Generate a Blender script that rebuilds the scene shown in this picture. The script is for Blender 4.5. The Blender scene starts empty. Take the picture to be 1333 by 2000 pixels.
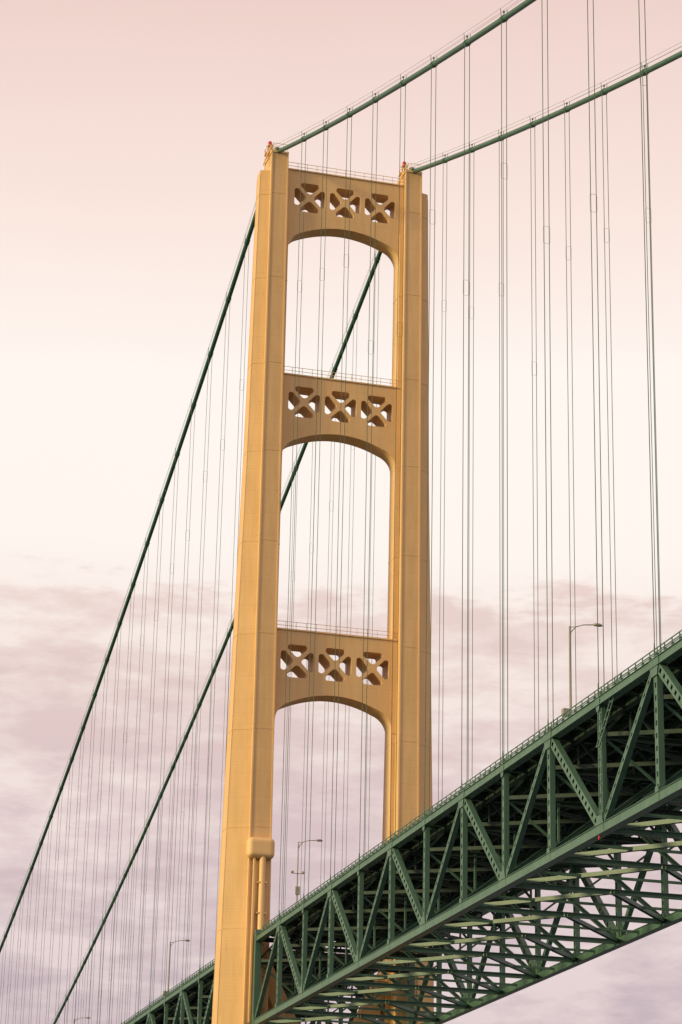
import bpy, math, random
from mathutils import Vector, Matrix
random.seed(4)
scene=bpy.context.scene
def lin(r,g,b):
    f=lambda c:(c/255/12.92) if c/255<=.04045 else ((c/255+.055)/1.055)**2.4
    return (f(r),f(g),f(b),1)
# ------------------------------------------------------------ constants (metres)
HX=10.36; ZT=171.14; A,B=.389894,.000305113; C,D=.375138,.000281179
P=12.1616; Y1=17.09; YS=17.30; ZD=54.87; G=.00428; GS=.00336; DEP=11.49
NM=44; NS=43
def zcm(s): return ZT-A*s+B*s*s
def zcs(s): return ZT-C*s+D*s*s
def zdeck(y):
    return ZD+G*(-y) if y<0 else ZD+GS*y-0.00004*y*y
# ------------------------------------------------------------ materials
def newmat(name):
    m=bpy.data.materials.new(name); m.use_nodes=True
    nt=m.node_tree; b=nt.nodes['Principled BSDF']; return m,nt,b
def noise(nt,scale,detail=4,vec=None,rough=.55):
    n=nt.nodes.new('ShaderNodeTexNoise'); n.inputs['Scale'].default_value=scale; n.inputs['Detail'].default_value=detail
    n.inputs['Roughness'].default_value=rough
    if vec: nt.links.new(vec,n.inputs['Vector'])
    return n
def ramp(nt,src,stops):
    r=nt.nodes.new('ShaderNodeValToRGB'); e=r.color_ramp.elements
    while len(e)<len(stops): e.new(.5)
    for i,(p,c) in enumerate(stops): e[i].position=p; e[i].color=c
    nt.links.new(src,r.inputs[0]); return r
def mth(nt,op,a,b=None,c=None):
    n=nt.nodes.new('ShaderNodeMath'); n.operation=op
    for i,x in enumerate((a,b,c)):
        if x is None: continue
        if isinstance(x,(int,float)): n.inputs[i].default_value=x
        else: nt.links.new(x,n.inputs[i])
    return n.outputs[0]
def mixc(nt,f,a,b,mode='MIX'):
    n=nt.nodes.new('ShaderNodeMix'); n.data_type='RGBA'; n.blend_type=mode
    for s,x in ((n.inputs[0],f),(n.inputs[6],a),(n.inputs[7],b)):
        if isinstance(x,(int,float,tuple)): s.default_value=x
        else: nt.links.new(x,s)
    return n.outputs[2]
def paint(name,c1,c2,rough=.5,seams=False):
    m,nt,b=newmat(name)
    tc=nt.nodes.new('ShaderNodeTexCoord'); o=tc.outputs['Object']
    mp=nt.nodes.new('ShaderNodeMapping'); mp.inputs['Scale'].default_value=(1,1,.10); nt.links.new(o,mp.inputs[0])
    n1=noise(nt,1.4,6,mp.outputs[0]); n2=noise(nt,.22,3,o)
    s=mth(nt,'ADD',mth(nt,'MULTIPLY',n1.outputs[0],.6),mth(nt,'MULTIPLY',n2.outputs[0],.4))
    r=ramp(nt,s,[(.35,c1),(.65,c2)])
    col=r.outputs[0]
    if seams:
        sp=nt.nodes.new('ShaderNodeSeparateXYZ'); nt.links.new(o,sp.inputs[0])
        z=sp.outputs[2]
        f1=mth(nt,'FRACT',mth(nt,'DIVIDE',z,3.35)); l1=mth(nt,'LESS_THAN',f1,.016)
        f2=mth(nt,'FRACT',mth(nt,'DIVIDE',z,.42)); l2=mth(nt,'LESS_THAN',f2,.16)
        col=mixc(nt,mth(nt,'MULTIPLY',l2,.09),col,(.30,.17,.07,1))
        col=mixc(nt,mth(nt,'MULTIPLY',l1,.20),col,(.25,.14,.06,1))
        fl=mth(nt,'FLOOR',mth(nt,'DIVIDE',z,13.4))
        wn=nt.nodes.new('ShaderNodeTexWhiteNoise'); wn.noise_dimensions='1D'; nt.links.new(fl,wn.inputs['W'])
        col=mixc(nt,mth(nt,'MULTIPLY',wn.outputs[0],.08),col,(.50,.32,.13,1))
        n4=noise(nt,3.0,5,mp.outputs[0]); rr=ramp(nt,n4.outputs[0],[(.58,(0,0,0,1)),(.76,(1,1,1,1))])
        col=mixc(nt,mth(nt,'MULTIPLY',rr.outputs[0],.25),col,(.40,.24,.10,1))
    nt.links.new(col,b.inputs['Base Color'])
    b.inputs['Roughness'].default_value=rough
    n3=noise(nt,6,3,o); bp=nt.nodes.new('ShaderNodeBump'); bp.inputs['Strength'].default_value=.15; bp.inputs['Distance'].default_value=.05
    nt.links.new(n3.outputs[0],bp.inputs['Height']); nt.links.new(bp.outputs[0],b.inputs['Normal'])
    return m
M_TOWER=paint('ivory_tower_paint',(.63,.410,.175,1),(.73,.485,.22,1),.6,True)
M_TRIM=paint('ivory_trim_paint',(.68,.455,.20,1),(.77,.52,.245,1),.55)
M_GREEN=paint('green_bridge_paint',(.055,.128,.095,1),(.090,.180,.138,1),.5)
M_GREEN_SHADED=paint('green_floor_shaded',(.022,.046,.036,1),(.036,.07,.054,1),.6)  # darker copy of the bridge green; shade below the deck painted in
M_CABLE=paint('green_cable_wrap',(.028,.095,.058,1),(.042,.13,.08,1),.5)
M_ROPE=paint('suspender_rope',(.035,.095,.052,1),(.065,.11,.06,1),.6)
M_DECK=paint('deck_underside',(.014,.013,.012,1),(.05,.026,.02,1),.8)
M_CONC=paint('pier_concrete',(.28,.26,.23,1),(.38,.36,.32,1),.9)
M_LAMP=paint('lamp_metal',(.22,.24,.20,1),(.34,.33,.27,1),.45)
M_RED=paint('red_beacon_glass',(.45,.02,.01,1),(.6,.04,.02,1),.3)
# ------------------------------------------------------------ mesh helpers
class MB:
    def __init__(s): s.v=[]; s.f=[]
    def box8(s,p):
        n=len(s.v); s.v+=[tuple(q) for q in p]
        for q in ((0,3,2,1),(4,5,6,7),(0,1,5,4),(1,2,6,5),(2,3,7,6),(3,0,4,7)): s.f.append(tuple(n+i for i in q))
    def box(s,x0,x1,y0,y1,z0,z1):
        s.box8([(x0,y0,z0),(x1,y0,z0),(x1,y1,z0),(x0,y1,z0),(x0,y0,z1),(x1,y0,z1),(x1,y1,z1),(x0,y1,z1)])
    def beam(s,a,b,w,h,side=None):
        """w measured along 'side', h along the other normal"""
        a=Vector(a);b=Vector(b);d=(b-a).normalized()
        sd=Vector(side) if side else (Vector((1,0,0)) if abs(d.x)<.9 else Vector((0,1,0)))
        sd=(sd-d*sd.dot(d)).normalized(); u=d.cross(sd)
        q=[]
        for c in (a,b):
            for i,j in ((-1,-1),(1,-1),(1,1),(-1,1)): q.append(c+sd*(i*w/2)+u*(j*h/2))
        s.box8(q)
    def ibeam(s,a,b,w,h,side=None,t=.06):
        a=Vector(a);b=Vector(b);d=(b-a).normalized()
        sd=Vector(side) if side else (Vector((1,0,0)) if abs(d.x)<.9 else Vector((0,1,0)))
        sd=(sd-d*sd.dot(d)).normalized(); u=d.cross(sd)
        for k in (-1,1): s.beam(a+u*k*(h/2),b+u*k*(h/2),w,t,sd)
        s.beam(a,b,t*.7,h-t,sd)
    def laced(s,a,b,w,h,side=(1,0,0),step=.95,hole=.42,t=.09):
        """built-up riveted member with perforated cover plates facing 'side'; h = face width"""
        a=Vector(a);b=Vector(b);L=(b-a).length;d=(b-a)/L
        sd=Vector(side);sd=(sd-d*sd.dot(d)).normalized();u=d.cross(sd)
        for k in (-1,1):
            s.beam(a+u*k*(h/2-t*.9),b+u*k*(h/2-t*.9),w,t*1.8,sd)
        n=max(2,int(L/step)); st=L/n
        for k in (-1,1):
            o=sd*k*(w/2-.035)
            for j in (-1,1): s.beam(a+o+u*j*(h*.31),b+o+u*j*(h*.31),.03,h*.12,sd)
            for i in range(n+1):
                c0=max(0,i*st-(st-hole)/2); c1=min(L,i*st+(st-hole)/2)
                s.beam(a+d*c0+o*.995,a+d*c1+o*.995,.036,h-.2,sd)
    def tube(s,pts,r,n=8,cap=True):
        base=len(s.v); N=len(pts)
        for i,p in enumerate(pts):
            p=Vector(p); d=(Vector(pts[min(i+1,N-1)])-Vector(pts[max(i-1,0)])).normalized()
            x=Vector((1,0,0)) if abs(d.x)<.9 else Vector((0,1,0))
            x=(x-d*x.dot(d)).normalized(); y=d.cross(x); rr=r[i] if isinstance(r,(list,tuple)) else r
            for k in range(n):
                t=2*math.pi*k/n; s.v.append(tuple(p+x*(rr*math.cos(t))+y*(rr*math.sin(t))))
        for i in range(N-1):
            for k in range(n):
                a=base+i*n+k;b=base+i*n+(k+1)%n; s.f.append((a,b,b+n,a+n))
        if cap:
            s.f.append(tuple(base+k for k in range(n))[::-1]); s.f.append(tuple(base+(N-1)*n+k for k in range(n)))
    def loft(s,secs):
        base=len(s.v); n=len(secs[0])
        for q in secs: s.v+=[tuple(p) for p in q]
        for i in range(len(secs)-1):
            for k in range(n):
                a=base+i*n+k;b=base+i*n+(k+1)%n; s.f.append((a,b,b+n,a+n))
        s.f.append(tuple(base+k for k in range(n))[::-1]); s.f.append(tuple(base+(len(secs)-1)*n+k for k in range(n)))
    def obj(s,name,mat,parent=None,smooth=False,bevel=0):
        me=bpy.data.meshes.new(name); me.from_pydata(s.v,[],s.f); me.materials.append(mat)
        import bmesh
        bm=bmesh.new(); bm.from_mesh(me); bmesh.ops.recalc_face_normals(bm,faces=bm.faces); bm.to_mesh(me); bm.free()
        if smooth: me.polygons.foreach_set('use_smooth',[True]*len(me.polygons))
        o=bpy.data.objects.new(name,me); scene.collection.objects.link(o)
        if parent: o.parent=parent
        if bevel:
            m=o.modifiers.new('b','BEVEL'); m.width=bevel; m.segments=4; m.limit_method='ANGLE'
        return o
def empty(name,loc=(0,0,0)):
    e=bpy.data.objects.new(name,None); scene.collection.objects.link(e); e.location=loc; e.empty_display_size=1; return e
def ip(z,tab):
    for (z0,a),(z1,b) in zip(tab,tab[1:]):
        if z<=z1: return a+(b-a)*(z-z0)/(z1-z0)
    return tab[-1][1]
bridge=empty('suspension_bridge')
# ------------------------------------------------------------ tower
T_ci=[(4,8.3),(44,8.62),(86,8.82),(170,9.05)]
T_co=[(4,11.8),(44,11.62),(86,11.5),(170,11.4)]
T_xo=[(4,15.2),(44,14.6),(68,14.28),(86,13.95),(122,13.3),(168,12.8)]
T_hy=[(4,4.7),(44,4.0),(86,3.3),(124,2.75),(170,2.2)]
tw=MB(); trim=MB()
zs=[4+ (166.0*i/49) for i in range(50)]
for sg in (-1,1):
    rev=lambda q:[(sg*x,y,z) for x,y,z in q]
    def core(z,g=0.):
        ci,co,hy=ip(z,T_ci)-g,ip(z,T_co)+g,ip(z,T_hy)+g
        return rev([(ci,-hy,z),(co,-hy,z),(co,hy,z),(ci,hy,z)])
    def wing(z,g=0.):
        co,xo,hy=ip(z,T_co)-.3,ip(z,T_xo)+g,ip(z,T_hy)
        r=hy-.75+g; w=.95+.0045*(170-z)+g
        return rev([(co,-r,z),(xo,-w,z),(xo,w,z),(co,r,z)])
    def inner(z,g=0.):
        ci=ip(z,T_ci); return rev([(ci-.58-g,-1.5-g,z),(ci+.3,-1.5-g,z),(ci+.3,1.5+g,z),(ci-.58-g,1.5+g,z)])
    tw.loft([core(z) for z in zs])
    tw.loft([wing(z) for z in zs if z<167]+[wing(167.4)])
    tw.loft([inner(z) for z in zs if z<160]+[inner(160)])
    z=16.
    while z<166:
        for fn in (core,wing,inner):
            if fn is inner and z>158: continue
            tw.loft([fn(z,.03),fn(z+.14,.03)])
        z+=13.4
    for (tab,yy) in ((T_ci,1),(T_co,1)):
        for k in (-1,1):
            trim.loft([[ (sg*(ip(z,tab)+dx),k*(ip(z,T_hy)+dy),z) for dx,dy in ((-.10,.0),(.10,.0),(.10,.09),(-.10,.09))] for z in zs])
    for k in (-1,1):
        trim.loft([[ (sg*(ip(z,T_xo)+dx),k*(.95+.0045*(170-z))+dy,z) for dx,dy in ((-.2,-.04),(.04,-.04),(.04,.04),(-.2,.04))] for z in zs if z<167.3])
    tw.loft([core(170.0,.12),core(170.3,.12)])
    trim.loft([rev([(9.3,-2.0,170.3),(11.2,-2.0,170.3),(11.2,2.0,170.3),(9.3,2.0,170.3)]),rev([(9.7,-1.0,171.2),(10.9,-1.0,171.2),(10.9,1.0,171.2),(9.7,1.0,171.2)])])
    for yy in (-2.2,2.2):
        for zz in (170.9,171.5): trim.beam((sg*9.1,yy,zz),(sg*11.3,yy,zz),.05,.05)
        for xx in (9.1,9.8,10.9,11.3): trim.beam((sg*xx,yy,170.2),(sg*xx,yy,171.5),.06,.06)
    bx=sg*HX-.75
    trim.box(bx-.7,bx+.6,.2,1.5,171.05,171.15)
    for i in range(4):
        a=i*math.pi/2+.4
        trim.beam((bx+.45*math.cos(a),.8+.45*math.sin(a),170.3),(bx+.32*math.cos(a),.8+.32*math.sin(a),172.5),.09,.09)
    trim.beam((bx,.8,170.3),(bx,.8,172.4),.16,.16)
    for zz,rr in ((171.2,.75),(171.75,.75),(172.45,.5)):
        for i in range(8):
            a=i*math.pi/4; b=a+math.pi/4
            trim.beam((bx+rr*math.cos(a),.8+rr*math.sin(a),zz),(bx+rr*math.cos(b),.8+rr*math.sin(b),zz),.08,.08)
            if zz<171.5: trim.beam((bx+rr*math.cos(a),.8+rr*math.sin(a),171.1),(bx+rr*math.cos(a),.8+rr*math.sin(a),171.8),.06,.06)
    for yy in (-1.0,-.3):
        trim.tube([(sg*HX-.6,yy,172.0),(sg*HX-1.0,yy,171.6),(sg*HX-1.3,yy,170.7),(sg*HX-1.7,yy,169.6),(sg*HX-1.9,yy,168.6)],.08,6)
    for i in range(7): trim.beam((sg*HX-.75-.19*i,-1.0,171.8-.5*i),(sg*HX-.75-.19*i,-.3,171.8-.5*i),.07,.07)
# machinery hood on the front of the near leg and the duct below
hood=MB(); hood.box(-12.0,-8.35,-4.85,-3.0,65.3,68.0)
duct=MB(); duct.tube([(-9.9,-4.25,44),(-9.9,-4.25,65.5)],.42,14); duct.beam((-11.0,-4.1,44),(-11.0,-4.1,65.5),.22,.5)
for z in (46,50,54,58,62): duct.box(-10.5,-9.3,-4.6,-3.5,z,z+.18)
hood.obj('machinery_hood',M_TRIM,bridge,bevel=.6)
duct.obj('duct',M_TRIM,bridge)
def rounded(poly,r,n=4):
    out=[]; N=len(poly)
    for i,p in enumerate(poly):
        p=Vector(p);a=Vector(poly[i-1]);b=Vector(poly[(i+1)%N])
        da=(a-p);db=(b-p);ra=min(r,da.length*.45,db.length*.45)
        s=p+da.normalized()*ra;e=p+db.normalized()*ra
        for k in range(n+1):
            t=k/n; out.append(tuple(s*(1-t)**2+p*2*t*(1-t)+e*t*t))
    return out
def strut(name,zt,zc,zcr,zsp,hd):
    cu=bpy.data.curves.new(name,'CURVE'); cu.dimensions='2D'; cu.fill_mode='BOTH'; cu.extrude=hd
    xe=ip(zt-5,T_ci)+.2; xi=xe-.2-.6
    out=[(-xe,zt),(xe,zt),(xe,zsp-.4),(xi,zsp-.4),(xi,zsp)]
    zk=zcr-1.45; R=3.0
    pts=[]
    for k in range(1,11):
        t=k/10*math.radians(70)
        pts.append((xi-R*(1-math.cos(t)), zsp+(zk-zsp)*math.sin(t)/math.sin(math.radians(70))))
    x0=pts[-1][0]
    for k in range(1,13):
        u=1-k/12; x=x0*u; pts.append((x,zcr-(zcr-zk)*u**2))
    full=pts+[(-x,z) for x,z in pts[-2::-1]]
    out+=full+[(-xi,zsp),(-xi,zsp-.4),(-xe,zsp-.4)]
    def spl(q):
        s=cu.splines.new('POLY'); s.points.add(len(q)-1); s.use_cyclic_u=True
        for i,(x,z) in enumerate(q): s.points[i].co=(x,z,0,1)
    spl(out)
    hole=[(-.2,.62),(.2,.62),(1.42,1.78),(1.26,2.32),(-1.26,2.32),(-1.42,1.78)]
    for cx in (-5.35,0,5.35):
        for q in range(4):
            a=q*math.pi/2; c,s_=math.cos(a),math.sin(a)
            spl([(cx+x*c-z*s_,zc+x*s_+z*c) for x,z in rounded(hole,.40)])
    o=bpy.data.objects.new(name,cu); scene.collection.objects.link(o)
    o.matrix_world=Matrix(((1,0,0,0),(0,0,-1,0),(0,1,0,0),(0,0,0,1)))
    bpy.context.view_layer.update()
    dg=bpy.context.evaluated_depsgraph_get(); me=bpy.data.meshes.new_from_object(o.evaluated_get(dg))
    me.transform(o.matrix_world); me.materials.clear(); me.materials.append(M_TOWER)
    bpy.data.objects.remove(o)
    ob=bpy.data.objects.new(name,me); scene.collection.objects.link(ob); ob.parent=bridge
    trim.box(-xe+.25,xe-.25,-hd-.16,hd+.16,zt-.02,zt+.16)
    for yy in (-hd,hd):
        for zz in (.65,1.2): trim.beam((-xe+.3,yy,zt+zz),(xe-.3,yy,zt+zz),.055,.055)
        x=-xe+.5
        while x<xe: trim.beam((x,yy,zt),(x,yy,zt+1.22),.055,.055); x+=1.45
strut('tower_strut_top',168.0,163.8,159.5,155.2,1.35)
strut('tower_strut_mid',135.46,131.5,127.2,123.2,1.45)
strut('tower_strut_low',97.6,93.3,88.9,84.8,1.6)
for a,b in (((-8.7,52),(8.5,18)),((8.7,52),(-8.5,18))):
    tw.beam((a[0],0.02*a[0],a[1]),(b[0],0.02*a[0],b[1]),2.4,2.2,(0,1,0))
tw.box(-8.9,8.9,-1.9,1.9,38.2,41.6)
tw.box(-8.9,8.9,-1.9,1.9,12.2,16.6)
tw.obj('tower_legs',M_TOWER,bridge); trim.obj('tower_trim',M_TRIM,bridge)
pier=MB()
for sg in (-1,1): pier.tube([(sg*11.2,0,-12),(sg*11.2,0,3.4),(sg*11.2,0,4.2)],[11,10.4,10],40)
pier.box(-11,11,-6,6,-12,4.0)
pier.obj('tower_pier',M_CONC,bridge)
bc=MB()
for sg in (-1,1):
    x=sg*HX-.75
    bc.tube([(x,.8,172.45),(x,.8,172.7),(x,.8,173.15),(x,.8,173.35)],[.24,.30,.28,.08],10)
bc.obj('beacon_lamps',M_RED,bridge,True)
# ------------------------------------------------------------ cables
for sg,nm in ((-1,'left'),(1,'right')):
    cab=MB(); hw=MB(); rope=MB(); x=sg*HX
    ptsm=[(x,-s,zcm(s)) for s in [i*6. for i in range(0,94)]]
    ptss=[(x,s,zcs(s)) for s in [i*6. for i in range(0,92)]]
    cab.tube(ptsm,.32,16); cab.tube(ptss,.34,16)
    cab.obj('main_cable_'+nm,M_CABLE,bridge,True)
    hw.tube([(x,-1.6,zcm(1.6)),(x,-.8,ZT+.0),(x,.8,ZT+.0),(x,1.6,zcs(1.6))],.50,12)
    def bands(fz,dirn,s0,n):
        for i in range(n):
            s=s0+i*P
            if fz(s)<zdeck(dirn*s)+2: continue
            y=dirn*s; z=fz(s); sl=(fz(s+.5)-fz(s-.5)); d=Vector((0,dirn,sl)).normalized(); c=Vector((x,y,z))
            hw.tube([c-d*.42,c-d*.40,c+d*.40,c+d*.42],[.33,.39,.39,.33],14)
            for k in (-.22,.22):
                hw.beam(c+d*k+Vector((-.43,0,.0)),c+d*k+Vector((.43,0,0)),.10,.14,(0,1,0))
            for k in (-.3,.3):
                hw.beam(c+Vector((k,0,.2)),c+Vector((k*1.25,0,1.15)),.05,.05)
            hw.beam(c+Vector((0,0,.35)),c+Vector((0,0,.75)),.06,.06)
            hw.box(x-.09,x+.09,y-.09,y+.09,z+.72,z+.88)
            zb=zdeck(y)+.3
            for k in (-.28,.28):
                jit=random.uniform(-.03,.03); kk=random.uniform(-.05,.05)
                rope.tube([(x+k,y+jit,z),(x+k*.92+kk,y+jit,zb)],.038 if dirn<0 else .032,5,False)
            zz=z-random.choice((.19,.2,.33,.215))*(z-zb)-1.2 if (z-zb)>24 else None
            if zz:
                rope.tube([(x-.28,y,zz+.2),(x-.34,y,zz),(x-.34,y,zz-1.4),(x-.28,y,zz-1.6)],.011,4,False)
                rope.tube([(x+.28,y,zz+.2),(x+.34,y,zz),(x+.34,y,zz-1.4),(x+.28,y,zz-1.6)],.011,4,False)
                for q in (-.18,1.58): rope.beam((x-.28,y,zz-q),(x+.28,y,zz-q),.016,.02,(0,1,0))
            for k in (-.28,.28): hw.tube([(x+k*.92,y,zb+1.0),(x+k*.92,y,zb-.2)],[.05,.10],6)
    bands(zcm,-1,Y1,NM); bands(zcs,1,YS,NS)
    for k in (-.38,.38):
        for h in (1.13,.65):
            hw.tube([(x+k,-s,zcm(s)+h) for s in [i*6. for i in range(0,80)]],.018,4,False)
            hw.tube([(x+k,s,zcs(s)+h) for s in [i*6. for i in range(0,60)]],.018,4,False)
    hw.obj('cable_bands_'+nm,M_CABLE,bridge); rope.obj('suspenders_'+nm,M_ROPE,bridge)
# ------------------------------------------------------------ stiffening truss and floor
tr=MB(); fl=MB(); dk=MB(); rail=MB()
def span(dirn,s_first,n):
    S=[s_first-P+i*P for i in range(n)]
    zt=lambda s:zdeck(dirn*s)-.32
    zb=lambda s:zdeck(dirn*s)-DEP+.4
    for sg in (-1,1):
        x=sg*HX
        for i in range(n-1):
            a,b=S[i],S[i+1]; ya,yb=dirn*a,dirn*b
            tr.beam((x,ya,zt(a)),(x,yb,zt(b)),.62,.66)
            tr.beam((x,ya,zb(a)),(x,yb,zb(b)),.66,.74)
            for zf,hh in ((zt,.34),(zb,.385)):
                for k in (-1,1): tr.beam((x,ya,zf(a)+k*hh),(x,yb,zf(b)+k*hh),.84,.05)
            if i%2==0: tr.laced((x,ya,zb(a)),(x,yb,zt(b)),.5,.52,step=1.2,hole=.35)
            else: tr.laced((x,ya,zt(a)),(x,yb,zb(b)),.56,.80,step=.95,hole=.40)
        for i in range(n):
            s=S[i]; y=dirn*s
            tr.laced((x,y,zb(s)+.3),(x,y,zt(s)-.3),.5,.66 if i%2 else .6,step=.95,hole=.42)
            wt,wb=(1.0,.5) if i%2 else (.5,1.0)
            for k in (-1,1):
                xx=x+k*.34
                tr.loft([[(xx+q,y-wt,zt(s)+.3),(xx+q,y+wt,zt(s)+.3),(xx+q,y+wt*.6,zt(s)-.55-wt*.55),(xx+q,y-wt*.6,zt(s)-.55-wt*.55)] for q in (-.018,.018)])
                tr.loft([[(xx+q,y-wb,zb(s)-.33),(xx+q,y+wb,zb(s)-.33),(xx+q,y+wb*.6,zb(s)+.55+wb*.6),(xx+q,y-wb*.6,zb(s)+.55+wb*.6)] for q in (-.018,.018)])
    for i in range(n):
        s=S[i]; y=dirn*s; zT=zt(s); zB=zb(s); zf=zT-2.9
        fl.ibeam((-HX,y,zT),(HX,y,zT),.5,.5,(0,1,0))
        fl.ibeam((-HX,y,zf),(HX,y,zf),.45,.4,(0,1,0))
        m=8
        for k in range(m):
            xa=-HX+2*HX*k/m; xb=-HX+2*HX*(k+1)/m
            fl.beam((xa,y,zT if k%2 else zf),(xb,y,zf if k%2 else zT),.25,.22,(0,1,0))
            fl.beam((xb,y,zT),(xb,y,zf),.2,.16,(0,1,0))
        for sg in (-1,1):
            tr.ibeam((0,y,zf),(sg*HX,y,zB),.3,.34,(0,1,0))
            tr.beam((sg*HX*.5,y,(zf+zB)/2),(sg*HX,y,zf),.2,.2,(0,1,0))
            tr.beam((sg*HX*.5,y,(zf+zB)/2),(sg*HX*.5,y,zf),.2,.2,(0,1,0))
        tr.ibeam((-HX,y,zB),(HX,y,zB),.4,.42,(0,1,0))
        if i<n-1:
            s2=S[i+1]; y2=dirn*s2; z2=zb(s2); ym=(y+y2)/2; zm=(zB+z2)/2
            for sg in (-1,1):
                tr.ibeam((sg*HX,y,zB),(0,y2,z2),.38,.36,(0,0,1))
                tr.beam((sg*HX*.5,ym,zm),(sg*HX,ym,zm),.24,.2,(0,0,1))
            tr.beam((-HX*.5,ym,zm),(HX*.5,ym,zm),.24,.2,(0,0,1))
            zt2=zt(s2)
            fl.beam((-HX,y,zf+.1),(HX,y2,zt2-2.8),.35,.25,(0,0,1)); fl.beam((HX,y,zf+.13),(-HX,y2,zt2-2.77),.35,.25,(0,0,1))
            for xs in (-8.2,-6.15,-4.1,-2.05,0,2.05,4.1,6.15,8.2):
                fl.ibeam((xs,y,zT+.2-.35),(xs,y2,zt2+.2-.35),.3,.75)
            for q in (.25,.5,.75):
                yy=y+(y2-y)*q; zz=zT+(zt2-zT)*q
                fl.beam((-9.4,yy,zz+.12),(9.4,yy,zz+.12),.22,.3,(0,1,0))
    for i in range(n-1):
        a,b=S[i],S[i+1]
        ya,yb=dirn*a,dirn*b; za,zb_=zdeck(ya)+.28,zdeck(yb)+.28
        for x0,x1 in ((-8.6,-6.0),(-6.0,6.0),(6.0,8.6)):
            dk.box8([(x0,ya,za-.18),(x1,ya,za-.18),(x1,yb,zb_-.18),(x0,yb,zb_-.18),(x0,ya,za),(x1,ya,za),(x1,yb,zb_),(x0,yb,zb_)])
        for sg in (-1,1):
            rail.beam((sg*9.3,ya,za-.05),(sg*9.3,yb,zb_-.05),1.1,.12)
            rail.beam((sg*8.65,ya,za+.15),(sg*8.65,yb,zb_+.15),.2,.3)
            for h in (.5,.85,1.15): rail.beam((sg*9.75,ya,za+h),(sg*9.75,yb,zb_+h),.07,.08)
            rail.beam((sg*10.36,ya,za+.22),(sg*10.36,yb,zb_+.22),.06,.08)
            for q in range(8):
                f=q/8; yy=ya+(yb-ya)*f; zz=za+(zb_-za)*f
                rail.beam((sg*9.75,yy,zz-.1),(sg*9.75,yy,zz+1.2),.08,.08)
                rail.beam((sg*10.36,yy,zz-.28),(sg*10.36,yy,zz+.26),.22,.12)
span(-1,Y1,NM); span(1,YS,NS)
for sg in (-1,1):
    for d in (-1,1):
        tr.box(sg*HX-.4,sg*HX+.4,d*5.0-.35,d*5.0+.35,ZD-DEP,ZD+.9)
sy=-(Y1+9*P); lz=zdeck(sy)
for k in (0,.75): rail.beam((-HX-.5,sy-.5-k,lz-10),(-HX-.5,sy-.5-k,lz-1.2),.08,.09)
for i in range(12): rail.beam((-HX-.5,sy-.5,lz-9.8+i*.75),(-HX-.5,sy-1.25,lz-9.8+i*.75),.07,.07)
for k in (0,.75): rail.beam((-HX-.9,sy-1.0-k,lz-4.5),(-HX+.3,sy-3.0-k,lz+1.2),.08,.09)
for i in range(9):
    f=i/8; rail.beam((-HX-.9+1.2*f,sy-1.0-2*f,lz-4.5+5.7*f),(-HX-.9+1.2*f,sy-1.75-2*f,lz-4.5+5.7*f),.06,.06)
nav=MB(); nav.tube([(-HX-.3,sy+.2,lz-DEP-.1),(-HX-.3,sy+.2,lz-DEP-.35),(-HX-.3,sy+.2,lz-DEP-.45)],[.07,.1,.04],10)
nav.obj('navigation_lamp',M_RED,bridge)
tv=MB()
for y in (-9,-6.5):
    tv.beam((-6,y,ZD-6.6),(6,y,ZD-6.6),.15,.18,(0,1,0)); tv.beam((-6,y,ZD-5.4),(6,y,ZD-5.4),.1,.1,(0,1,0))
    for i in range(12): tv.beam((-6+i,y,ZD-6.6),(-5+i,y,ZD-5.4) if i%2 else (-6+i,y,ZD-5.4),.07,.07,(0,1,0))
tv.obj('inspection_platform',M_GREEN_SHADED,bridge)
tr.obj('stiffening_truss',M_GREEN,bridge); fl.obj('floor_system',M_GREEN_SHADED,bridge)
dk.obj('roadway',M_DECK,bridge); rail.obj('deck_railing',M_GREEN,bridge)
anch=MB(); anch.box(-14,14,545,585,-10,zdeck(549)-DEP-.5); anch.box(-13,-9,548,560,-9,60); anch.box(9,13,548,560,-9,60)
anch.obj('cable_anchorage',M_CONC,bridge)
# ------------------------------------------------------------ street lamps
def street_lamp(x,y,extra=False):
    z=zdeck(y)+.3; e=empty('street_lamp',(x,y,z)); p=MB()
    p.tube([(0,0,0),(0,0,.9),(0,0,.95),(0,0,9.3)],[.2,.17,.11,.07],10)
    arm=[(0,0,8.3),(.15,0,8.8),(.6,0,9.3),(1.3,0,9.55),(2.3,0,9.65)]
    p.tube(arm,.05,8); p.tube([(0,0,9.2),(.6,0,9.3)],.035,6)
    p.obj('pole',M_LAMP,e,True)
    h=MB(); h.tube([(2.2,0,9.66),(2.45,0,9.68),(2.9,0,9.68),(3.15,0,9.64)],[.06,.15,.16,.05],10); h.obj('luminaire',M_LAMP,e,True)
    if extra:
        q=MB(); q.beam((-.7,0,5.3),(.7,0,5.3),.07,.07)
        for k in (-.7,.7): q.box(k-.13,k+.13,-.3,.2,5.3,5.55)
        q.box(-.28,.28,-.35,-.1,2.6,3.6); q.obj('camera_bar',M_LAMP,e)
    else:
        q=MB(); q.box(-.75,-.1,-.3,.3,1.0,1.65); q.obj('control_box',M_LAMP,e)
street_lamp(-9.0,-115.7); street_lamp(-9.0,-19.5,True); street_lamp(-9.0,60); street_lamp(-9.0,150); street_lamp(-9.0,-212)
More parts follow.
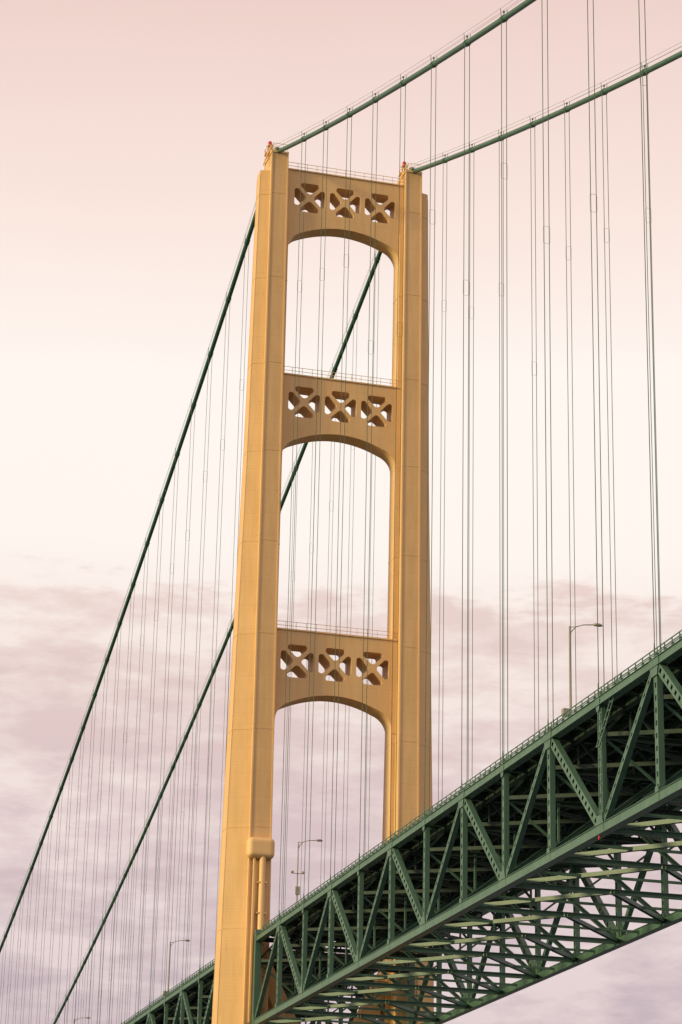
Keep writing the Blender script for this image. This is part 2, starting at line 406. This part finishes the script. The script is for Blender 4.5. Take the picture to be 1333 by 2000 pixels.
# ------------------------------------------------------------ water
w=MB(); R=30000; w.v=[(-R,-R,0),(R,-R,0),(R,R,0),(-R,R,0)]; w.f=[(0,1,2,3)]
m,nt,b=newmat('lake_water'); b.inputs['Base Color'].default_value=(.03,.06,.07,1); b.inputs['Roughness'].default_value=.12
tc=nt.nodes.new('ShaderNodeTexCoord'); n=noise(nt,.25,6,tc.outputs['Object']); bp=nt.nodes.new('ShaderNodeBump'); bp.inputs['Strength'].default_value=.6; bp.inputs['Distance'].default_value=1.
nt.links.new(n.outputs[0],bp.inputs['Height']); nt.links.new(bp.outputs[0],b.inputs['Normal'])
w.obj('water',m)
# ------------------------------------------------------------ sky
sun_dir=Vector((-.93,-.19,.28)).normalized()
wd=bpy.data.worlds.new('World'); scene.world=wd; wd.use_nodes=True; nt=wd.node_tree
bg=nt.nodes['Background']; tc=nt.nodes.new('ShaderNodeTexCoord'); gen=tc.outputs['Generated']
sep=nt.nodes.new('ShaderNodeSeparateXYZ'); nt.links.new(gen,sep.inputs[0]); z=sep.outputs[2]
mp=nt.nodes.new('ShaderNodeMapping'); mp.inputs['Scale'].default_value=(1,1,3.2); nt.links.new(gen,mp.inputs[0])
n1=noise(nt,9,8,mp.outputs[0],.6); n2=noise(nt,30,7,mp.outputs[0],.6); n0=noise(nt,3.2,3,mp.outputs[0])
zz=mth(nt,'ADD',z,mth(nt,'MULTIPLY',mth(nt,'SUBTRACT',n0.outputs[0],.5),.03))
k=lambda deg:math.sin(math.radians(deg))
base=ramp(nt,zz,[(0,lin(224,207,208)),(k(8),lin(229,211,211)),(k(12),lin(241,225,220)),(k(16.5),lin(249,236,229)),(k(19),lin(254,245,238)),(k(23),lin(255,246,239)),(k(27),lin(249,228,219)),(k(32),lin(236,207,200)),(k(60),lin(225,195,190))])
ze=mth(nt,'ADD',z,mth(nt,'MULTIPLY',mth(nt,'SUBTRACT',n2.outputs[0],.5),-.06))
edge=ramp(nt,ze,[(0,(1,1,1,1)),(k(17.3),(1,1,1,1)),(k(18.0),(0,0,0,1))])
cl=mth(nt,'ADD',mth(nt,'MULTIPLY',n1.outputs[0],.5),mth(nt,'MULTIPLY',n2.outputs[0],.5))
den=ramp(nt,cl,[(.42,(.12,.12,.12,1)),(.50,(.60,.60,.60,1)),(.58,(1,1,1,1))])
f=mth(nt,'MULTIPLY',edge.outputs[0],den.outputs[0])
ccol=ramp(nt,z,[(0,lin(192,175,184)),(k(8.5),lin(199,181,189)),(k(12),lin(215,193,195)),(k(15.5),lin(226,202,198)),(k(18),lin(234,211,204))])
col=mixc(nt,f,base.outputs[0],ccol.outputs[0])
sky=nt.nodes.new('ShaderNodeTexSky'); sky.sky_type='NISHITA'; sky.sun_disc=False
sky.sun_elevation=math.asin(sun_dir.z); sky.sun_rotation=math.atan2(sun_dir.x,sun_dir.y)
skm=mixc(nt,1.,sky.outputs[0],(.006,.004,.003,1),'MULTIPLY')
col=mixc(nt,1.,col,skm,'ADD')
nt.links.new(col,bg.inputs[0]); bg.inputs[1].default_value=1.0
sl=bpy.data.lights.new('sun','SUN'); sl.energy=3.4; sl.angle=math.radians(7); sl.color=(1,.79,.38)
so=bpy.data.objects.new('sun',sl); scene.collection.objects.link(so); so.rotation_euler=sun_dir.to_track_quat('Z','Y').to_euler()
# ------------------------------------------------------------ camera
cd=bpy.data.cameras.new('camera'); co=bpy.data.objects.new('camera',cd); scene.collection.objects.link(co)
cd.sensor_fit='VERTICAL'; cd.sensor_height=24; cd.lens=4698.26/2000*24; cd.clip_end=60000; cd.clip_start=.5
ya,pi_,r=math.radians(15.0263),math.radians(19.7),math.radians(1.28252)
F=Vector((math.sin(ya)*math.cos(pi_),math.cos(ya)*math.cos(pi_),math.sin(pi_)))
Rr=Vector((math.cos(ya),-math.sin(ya),0)); U=Rr.cross(F)
R2=Rr*math.cos(r)+U*math.sin(r); U2=-Rr*math.sin(r)+U*math.cos(r)
mw=Matrix.Identity(4)
for i in range(3): mw[i][0]=R2[i]; mw[i][1]=U2[i]; mw[i][2]=-F[i]
mw.translation=Vector((-81.88,-307.98,2.0)); co.matrix_world=mw
scene.camera=co
scene.view_settings.view_transform='Standard'; scene.view_settings.look='None'; scene.view_settings.exposure=0
